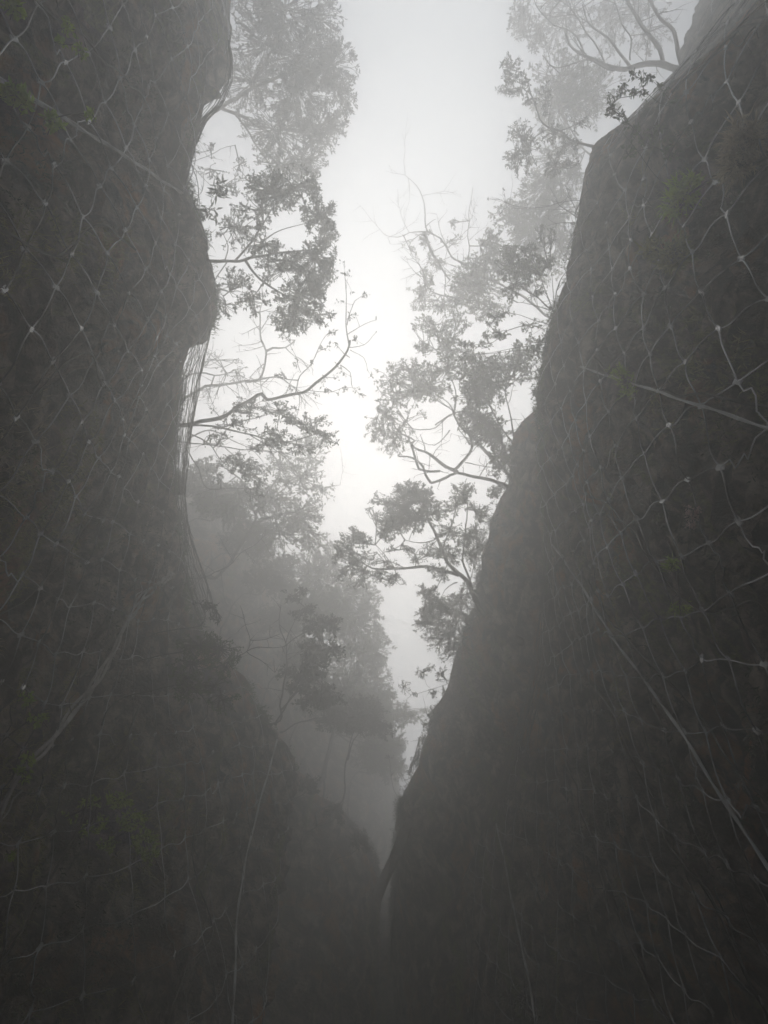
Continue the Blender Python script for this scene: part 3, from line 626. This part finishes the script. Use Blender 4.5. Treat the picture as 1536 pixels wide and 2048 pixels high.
for i_, (px_, py_, h_, lb_) in enumerate([(395,955,15,'round misted bush farthest up the left cliff behind the net edge'),(455,1000,15.5,'misted bush on the far left spur, second from the top'),(505,1070,16,'misted bush on the far left spur beside the pale bare branch'),
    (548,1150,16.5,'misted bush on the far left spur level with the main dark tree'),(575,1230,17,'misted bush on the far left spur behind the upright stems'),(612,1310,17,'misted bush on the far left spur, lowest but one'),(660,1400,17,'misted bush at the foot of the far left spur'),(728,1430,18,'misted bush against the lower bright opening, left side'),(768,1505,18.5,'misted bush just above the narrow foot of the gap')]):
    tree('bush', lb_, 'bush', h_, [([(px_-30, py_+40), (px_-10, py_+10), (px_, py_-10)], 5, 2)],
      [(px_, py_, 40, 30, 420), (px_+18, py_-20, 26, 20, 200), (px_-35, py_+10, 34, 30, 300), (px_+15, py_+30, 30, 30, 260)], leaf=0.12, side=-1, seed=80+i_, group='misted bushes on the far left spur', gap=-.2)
# near, low plants and twigs on the right wall
tree('sapling', 'young green-leaved branch arching left off the right cliff, highest of the near ones', 'branch', 5.6,
  [([(1420,300),(1395,278),(1370,240),(1350,215),(1320,205),(1290,182),(1283,170)],4,1.4),([(1283,180),(1262,190),(1240,195),(1222,212)],1.8,.8),([(1283,172),(1284,160),(1270,150)],1.4,.8),([(1352,215),(1330,185),(1302,160)],1.3,.7)],
  [(1268,178,12,8,34),(1245,176,10,8,24),(1228,194,11,8,26),(1226,205,6,6,12),(1268,150,10,5,20),(1288,156,11,7,26),(1300,153,6,5,14),(1285,190,7,6,14),(1318,172,5,6,10),(1330,182,5,5,9),(1351,205,3,6,8)], leaf=0.06, lw=0.36, lm=LEAFP, side=1, seed=41, gap=-1, twigs=2, tlen=22)
tree('sapling', 'young green-leaved branch under the highest near one on the right cliff', 'branch', 5.3,
  [([(1430,335),(1390,325),(1345,308),(1310,296),(1290,285),(1265,255),(1240,230)],3.4,1.2),([(1304,295),(1280,302),(1255,308)],1.4,.8),([(1302,292),(1306,275),(1318,262)],1.2,.7)],
  [(1222,218,11,9,34),(1236,232,9,7,18),(1256,248,9,7,20),(1268,258,10,10,28),(1258,308,10,8,22),(1252,300,6,6,10),(1305,268,14,10,40),(1318,258,8,6,18),(1285,280,8,7,14),(1335,290,14,10,22),(1345,312,16,8,18)], leaf=0.058, lw=0.36, lm=LEAFP, side=1, seed=42, gap=-1, twigs=2, tlen=22)
tree('sapling', 'bare twig pointing up and left across the right cliff net', 'dead branch', 5.2,
  [([(1370,400),(1340,380),(1310,350),(1295,330),(1280,310),(1262,285),(1246,266)],2.6,1)], side=1, seed=43)
tree('sapling', 'forked bare twig below the other twigs of the right cliff', 'dead branch', 5.2,
  [([(1385,425),(1350,432),(1314,440),(1310,425),(1295,400),(1278,386)],2.4,1),([(1314,440),(1300,452),(1280,465)],1.6,.8)], [(1272,460,4,6,8)], leaf=0.03, side=1, seed=44)
tree('sapling', 'bare dark branch in the far top right corner', 'dead branch', 4.6,
  [([(1545,200),(1530,160),(1510,120),(1490,85),(1475,60)],3.4,1)], side=1, seed=45)
# near, low plants on the left wall
def onwall(at, px, py, z0=0.5):                        # the net surface point seen at a photo position
    d = ray(px, py); t = 2.0
    for _ in range(60):
        p = CAM + d*t; q = at(p.y, max(0.5, p.z)); e = abs(q.x) - abs(p.x)
        t += e / max(0.12, abs(d.x)) * 0.7
    return t
for nm, lab, pts, cl, lf, sd in [
  ('climbing_plant', 'bright small-leaved plant in the lower left, upper of two sprigs by the twisted vine', [(95,1455),(85,1440),(62,1420),(55,1392)], [(58,1400,9,10,12),(72,1440,14,7,14),(88,1432,8,6,9),(45,1396,7,5,7)], 0.036, 51),
  ('climbing_plant', 'bright small-leaved plant in the lower left, lower of two sprigs by the twisted vine', [(50,1560),(45,1540),(52,1520),(60,1510)], [(55,1520,12,9,18),(45,1540,8,8,12),(50,1556,9,6,10)], 0.036, 52),
  ('climbing_plant', 'large bushy yellow-green plant low on the left cliff between two net wires', [(330,1760),(300,1690),(270,1640),(240,1600),(200,1600)], [(240,1600,22,12,70),(270,1640,24,14,90),(290,1680,20,18,90),(300,1712,12,10,40),(215,1690,16,10,36),(190,1650,26,16,40),(120,1640,30,14,30),(180,1610,20,10,26)], 0.034, 53),
  ('climbing_plant', 'single yellowing leaf pair near the bottom left edge', [(30,1740),(22,1722),(20,1712)], [(20,1715,7,6,6)], 0.036, 54),
  ('climbing_plant', 'tuft of green leaves near the top left edge under the cable', [(20,230),(30,200),(40,180)], [(30,190,16,18,70),(45,205,10,8,26)], 0.034, 55),
  ('climbing_plant', 'tuft of green leaves at the very top left corner', [(20,40),(28,20),(35,5)], [(28,12,16,10,40)], 0.034, 56),
  ('climbing_plant', 'few yellowish leaves hanging beside the net wires near the top left', [(150,60),(155,90),(160,100)], [(125,88,5,9,8),(160,98,9,9,12),(135,55,10,12,16)], 0.034, 57),
  ('climbing_plant', 'small green sprig where the cable crosses the left net', [(95,270),(105,245),(112,235)], [(108,242,14,10,34),(185,228,8,6,10)], 0.034, 58)]:
    z = onwall(atL, cl[0][0], cl[0][1]) - 0.22; cl = [(a_, b_, c_*1.15, d_*1.15, e_*3) for a_, b_, c_, d_, e_ in cl]; lf *= 1.45
    tree(nm, lab, 'plant', z, [(pts, 1.6, 0.8)], cl, leaf=lf, lw=0.45, lm=LEAFN, side=-1, root=False, seed=sd, gap=-1, bm=VINE)
for lab, cl, lf, sd, mt in [
  ('green grassy clump growing through the upper right net under the twigs', [(1370,380,26,26,90),(1350,410,24,18,60)], 0.08, 61, LEAFN),
  ('pale dry grass clump growing through the net at the right edge', [(1490,280,28,34,120),(1470,330,24,24,60)], 0.09, 62, DRY),
  ('yellow-green grass clump hanging in the right net beside the vertical wires', [(1350,510,26,30,110),(1310,500,20,20,40)], 0.08, 63, GRASS),
  ('green leafy clump by the upper right support cable', [(1255,770,16,26,60),(1240,745,16,12,30)], 0.05, 64, LEAFN),
  ('small green tuft low in the right net beside the slanting cable', [(1345,1130,16,10,30),(1360,1220,18,10,30)], 0.05, 65, LEAFN)]:
    z = onwall(atR, cl[0][0], cl[0][1]) - 0.15; cl = [(a_, b_, c_, d_, e_*3) for a_, b_, c_, d_, e_ in cl]; lf *= 1.3
    tree('grass_tuft', lab, 'grass tuft', z, [([(cl[0][0]+8, cl[0][1]+12), (cl[0][0], cl[0][1])], 1.5, .8)], cl, leaf=lf, lw=0.12, lm=mt, side=1, root=False, seed=sd, gap=-1, bm=VINE)
z = onwall(atR, 1385, 1035) - 0.16
tree('dried_flower_head', 'pinkish dried flower cluster caught on a right net wire', 'flower', z, [([(1380,1065),(1383,1040),(1386,1020)],1.8,1)],
     [(1385,1030,9,12,260),(1382,1048,6,7,90),(1396,1018,6,4,30),(1376,1016,4,3,24)], leaf=0.02, lw=0.9, lm=FLOWER, side=1, root=False, seed=66, gap=-1, bm=VINE)

# ---------------------------------------------------------------- vines, roots and undergrowth
def hang(name, label, pts3, r, mtl, strands=1, loops=0, seed=0, cat='vine', group=None):
    rnd = random.Random(seed); m = MB()
    for s in range(strands):
        S = catmull(pts3, 0.05); n = len(S); ph = rnd.uniform(0, 6); fr = rnd.uniform(0.18, 0.3)
        q = []
        for i, p in enumerate(S):
            a = ph + i*fr; A = r*(1.6 if strands > 1 else 0.8)
            q.append(p + Vector((math.cos(a)*A, math.sin(a)*A, math.sin(a*0.7)*A)) + noise.noise_vector(p*2.3+Vector((s*5+seed, 0, 0)))*0.05)
        m.tube(q, [r*(1-0.4*i/n)*rnd.uniform(0.8, 1.1) for i in range(n)], 5)
    for l in range(loops):
        i = rnd.randrange(2, n-6); p = S[i]; d = (S[i+3]-p).normalized(); o = rd(); o.x *= 0.3
        L = rnd.uniform(0.1, 0.35)
        m.tube(catmull([p, p+d*L*0.4+o*L*0.5, p+d*L*1.0+o*L*0.35, p+d*L*1.2+o*L*0.8], 0.03), r*0.5, 4)
    o = m.build(name, mtl, None, True); me = o.data
    c = pts3[0].copy(); me.transform(__import__('mathutils').Matrix.Translation(-c)); o.location = c
    tag(o, label, cat, group); return o
def wallpath(at, pix, off=0.06):
    return [PZ(x, y, onwall(at, x, y) - off) for x, y in pix]
hang('twisted_vine', 'pale twisted vine climbing along a cable from the left edge up to the right', wallpath(atL, [(-20,1672),(40,1560),(95,1478),(150,1420),(190,1370),(225,1300),(255,1245),(300,1180),(340,1150),(372,1110)]), 0.015, VINEP, 3, 30, 3)
ORD = ['lowest in view and nearest the camera', 'second nearest the camera', 'third nearest the camera', 'fourth nearest the camera', 'third from the far end', 'second from the far end', 'farthest up the gorge']
for i in range(14):                                     # dark roots and creepers hanging down the faces
    sd_ = -1 if i % 2 == 0 else 1
    at = atL if sd_ < 0 else atR
    rnd = random.Random(i+40)
    y = -1.6 + 1.15*(i//2) + rnd.uniform(-.25, .25); z1 = rnd.uniform(7.5, 8.8); z0 = rnd.uniform(1.8, 4.0)
    P = [at(y + rnd.gauss(0, 0.10) + (z1-z)*rnd.gauss(0, 0.02), z) - Vector((sd_*0.03, 0, 0)) for z in [z1-(z1-z0)*k/8 for k in range(9)]]
    hang('creeper', 'thin dark creeper hanging on the %s cliff, %s' % ('left' if sd_ < 0 else 'right', ORD[i//2]), P, 0.007+0.005*rnd.random(), VINE, 1, 3, i, 'creeper',
         'creepers on the cliffs')
def curtain(name_seed, label, outer, inner, h, n, r=0.005, hz=0.35):
    """creeper stems and loose wires hanging in the gap between a taut outer strand and the rock"""
    rnd = random.Random(name_seed); m = MB(); N = 24
    def rs(e):
        return resample([Vector((x, y, 0)) for x, y in e], N)
    O, I = rs(outer), rs(inner)
    for s_ in range(n):
        f0 = rnd.random()**1.3; f1 = min(1, max(0, f0 + rnd.gauss(0, 0.3)))
        a = 0 if rnd.random() < .4 else rnd.randrange(0, N-6); b = N-1 if rnd.random() < .4 else min(N-1, a + rnd.randrange(5, N))
        dh = rnd.uniform(-hz, hz); P = []
        for i in range(a, b+1):
            t = (i-a)/max(1, b-a); f = f0*(1-t)+f1*t + 0.10*noise.noise(Vector((i*0.35, s_*3.1, name_seed)))
            q = O[i].lerp(I[i], f)
            P.append(PH(q.x + rnd.gauss(0, 0.9), q.y, h + dh))
        if len(P) > 2: m.tube(catmull(P, 0.08), r*rnd.uniform(0.45, 1.2), 4)
    for s_ in range(2): m.tube(catmull([PH(q.x - s_*2.5, q.y, h) for q in O], 0.1), r*0.9, 4)
    o = m.build('creeper_curtain', VINE, None, True)
    c = PH(outer[0][0], outer[0][1], h); o.data.transform(__import__('mathutils').Matrix.Translation(-c)); o.location = c
    tag(o, label, 'creeper'); return o
curtain(1, 'tangle of creeper stems strung along the uppermost left rim', [(458,80),(466,120),(464,165),(446,208),(412,245),(392,290),(378,345),(370,375)], [(452,80),(454,120),(446,165),(415,208),(388,245),(374,290),(366,345),(362,375)], 8.9, 18)
curtain(2, 'long tangle of creeper stems draping free of the left rim below the overhang', [(426,632),(420,672),(410,715),(400,760),(391,820),(382,870),(376,930),(370,990)], [(405,640),(390,672),(378,715),(362,760),(352,820),(348,870),(345,930),(350,990)], 8.9, 60, 0.0038)
curtain(3, 'lower tangle of creeper stems draping off the left rim toward the ledge shrubs', [(370,985),(375,1040),(388,1090),(402,1130),(416,1170),(428,1215),(436,1240)], [(352,985),(358,1040),(362,1090),(366,1130),(375,1170),(390,1215),(400,1240)], 8.8, 34, 0.0042)
curtain(4, 'dark tangle of bare stems down the inner edge of the right cliff', [(1080,900),(1086,960),(1092,1020),(1092,1090),(1088,1180),(1072,1300),(1054,1390),(1028,1480),(1000,1560),(960,1660)], [(1105,900),(1110,960),(1118,1020),(1120,1090),(1118,1180),(1108,1300),(1090,1390),(1066,1480),(1040,1560),(1000,1660)], 8.7, 34, 0.006)
# a fallen log wedged across the foot of the gap
m = MB()
a = PZ(818, 1645, 12.8); b = PZ(722, 1872, 15.2)
S = catmull([a, a.lerp(b, .3)+Vector((0.02, 0, 0.05)), a.lerp(b, .7)+Vector((-0.03, 0, 0)), b], 0.12)
m.tube(S, [0.09+0.05*i/len(S)+0.012*noise.noise(p*5) for i, p in enumerate(S)], 9)
lg = m.build('fallen_log', BARK, None, True); tag(lg, 'dark log wedged slantwise across the narrow foot of the gap', 'log')

def undergrowth(name, at_tree, side, spots, n, L, mtl, seed, mlab=None, bend=0.6, w=0.03):
    rnd = random.Random(seed); m = MB(); c = 0; tr = 0
    while c < n and tr < n*6:
        tr += 1
        y = rnd.uniform(*spots[0]); z = rnd.uniform(*spots[1])
        if noise.noise(Vector((y*0.9, z*0.7, seed))) < spots[2]: continue
        h = at_tree.ray_cast(Vector((0, y, z)), Vector((side, 0, 0)))
        if h[0] is None or abs(h[0].x) > 6: continue
        c += 1
        nrm = Vector((-side, 0, 0))
        for _ in range(rnd.randrange(4, 9)):
            d = (nrm*0.7 + Vector((0, rnd.gauss(0, .6), rnd.gauss(0, .6)))).normalized()
            p = h[0] + Vector((0, rnd.gauss(0, .03), rnd.gauss(0, .03))); l = L*rnd.uniform(.4, 1.2)
            q = p + d*l*.5; e = q + (d + Vector((0, 0, -bend*1.5))).normalized()*l*.5
            sd_ = d.cross(Vector((rnd.gauss(0, 1), rnd.gauss(0, 1), rnd.gauss(0, 1)))).normalized()*w*l
            i = len(m.v); m.v += [p-sd_, p+sd_, q+sd_*.8, q-sd_*.8, e]
            m.f += [(i, i+1, i+2, i+3), (i+3, i+2, i+4)]; m.m += [0, 0]
    o = m.build(name, mtl); tag(o, kind='stuff')
    return o
undergrowth('grass', bv['LA'], -1, ((-0.5, 6.5), (1.5, 8), 0.0), 5200, 0.11, GRASS, 1)
undergrowth('moss', bv['LA'], -1, ((-4, 7), (1.5, 10), 0.15), 5000, 0.05, MOSS, 2, w=0.1)
undergrowth('dry_grass', bv['LA'], -1, ((0.5, 6.5), (1.5, 7), 0.25), 900, 0.13, DRY, 3)
undergrowth('grass', bv['RA'], 1, ((-3, 8), (1.5, 9), 0.25), 1500, 0.10, GRASS, 4)
undergrowth('moss', bv['RA'], 1, ((-4, 9), (1.5, 10), 0.15), 5000, 0.05, MOSS, 5, w=0.1)

def fringe(L, side, n, Lb, mtl, seed, y0=-99, y1=99):
    rnd = random.Random(seed); m = MB(); P = catmull(L, 0.05)
    P = [p for p in P if y0 < p.y < y1]
    c = 0
    while c < n:
        p = rnd.choice(P)
        if noise.noise(Vector((p.y*1.3, p.x, seed))) < 0.0 and rnd.random() < 0.85: c += 0.2; continue
        c += 1
        h = BV.find_nearest(p + Vector((0, 0, rnd.uniform(-0.25, 0.05))))
        q0 = h[0] if h[0] is not None else p
        for _ in range(5):
            d = Vector((-side*rnd.uniform(0.2, 1), rnd.gauss(0, .6), rnd.gauss(0.2, .6))).normalized()
            if rnd.random() < 0.5: m.leaf(q0 + rv()*0.05 + d*Lb*0.6*rnd.random(), (d+rd()*0.8).normalized(), rd(), Lb*0.5*rnd.uniform(.6, 1.2), Lb*0.2)
            else:
                l = Lb*rnd.uniform(0.6, 1.6); a_ = q0 + rv()*0.03; b_ = a_ + d*l*.55; e_ = b_ + (d + Vector((0, 0, -0.9))).normalized()*l*.45
                m.tube([a_, b_, e_], [0.004, 0.003, 0.001], 3, cap=False)
    o = m.build('rim_plants', mtl); tag(o, kind='stuff')
fringe(RB_RIM, 1, 900, 0.13, LEAF, 1)
fringe(RA_RIM, 1, 500, 0.10, LEAFP, 2, -1, 4)
fringe(LA_RIM, -1, 700, 0.10, LEAFP, 3, -2, 9)
fringe(LE_RIM, -1, 500, 0.13, LEAF, 4)

# ---------------------------------------------------------------- haze
hm = bpy.data.materials.new('haze'); hm.use_nodes = True; t = hm.node_tree
t.nodes.clear(); ho = t.nodes.new('ShaderNodeOutputMaterial'); pv = t.nodes.new('ShaderNodeVolumePrincipled')
pv.inputs['Color'].default_value = (0.992, 0.983, 0.957, 1); pv.inputs['Density'].default_value = HAZE
pv.inputs['Anisotropy'].default_value = 0.74
t.links.new(pv.outputs[0], ho.inputs['Volume'])
m = MB(); x0, x1, y0, y1, z0, z1 = -46, 46, -46, 46, -1.2, 31
V = [Vector((x, y, z)) for x in (x0, x1) for y in (y0, y1) for z in (z0, z1)]
m.v = V; m.f = [(0,1,3,2),(4,6,7,5),(0,4,5,1),(2,3,7,6),(0,2,6,4),(1,5,7,3)]; m.m = [0]*6
hz = m.build('haze', hm); tag(hz, kind='stuff')
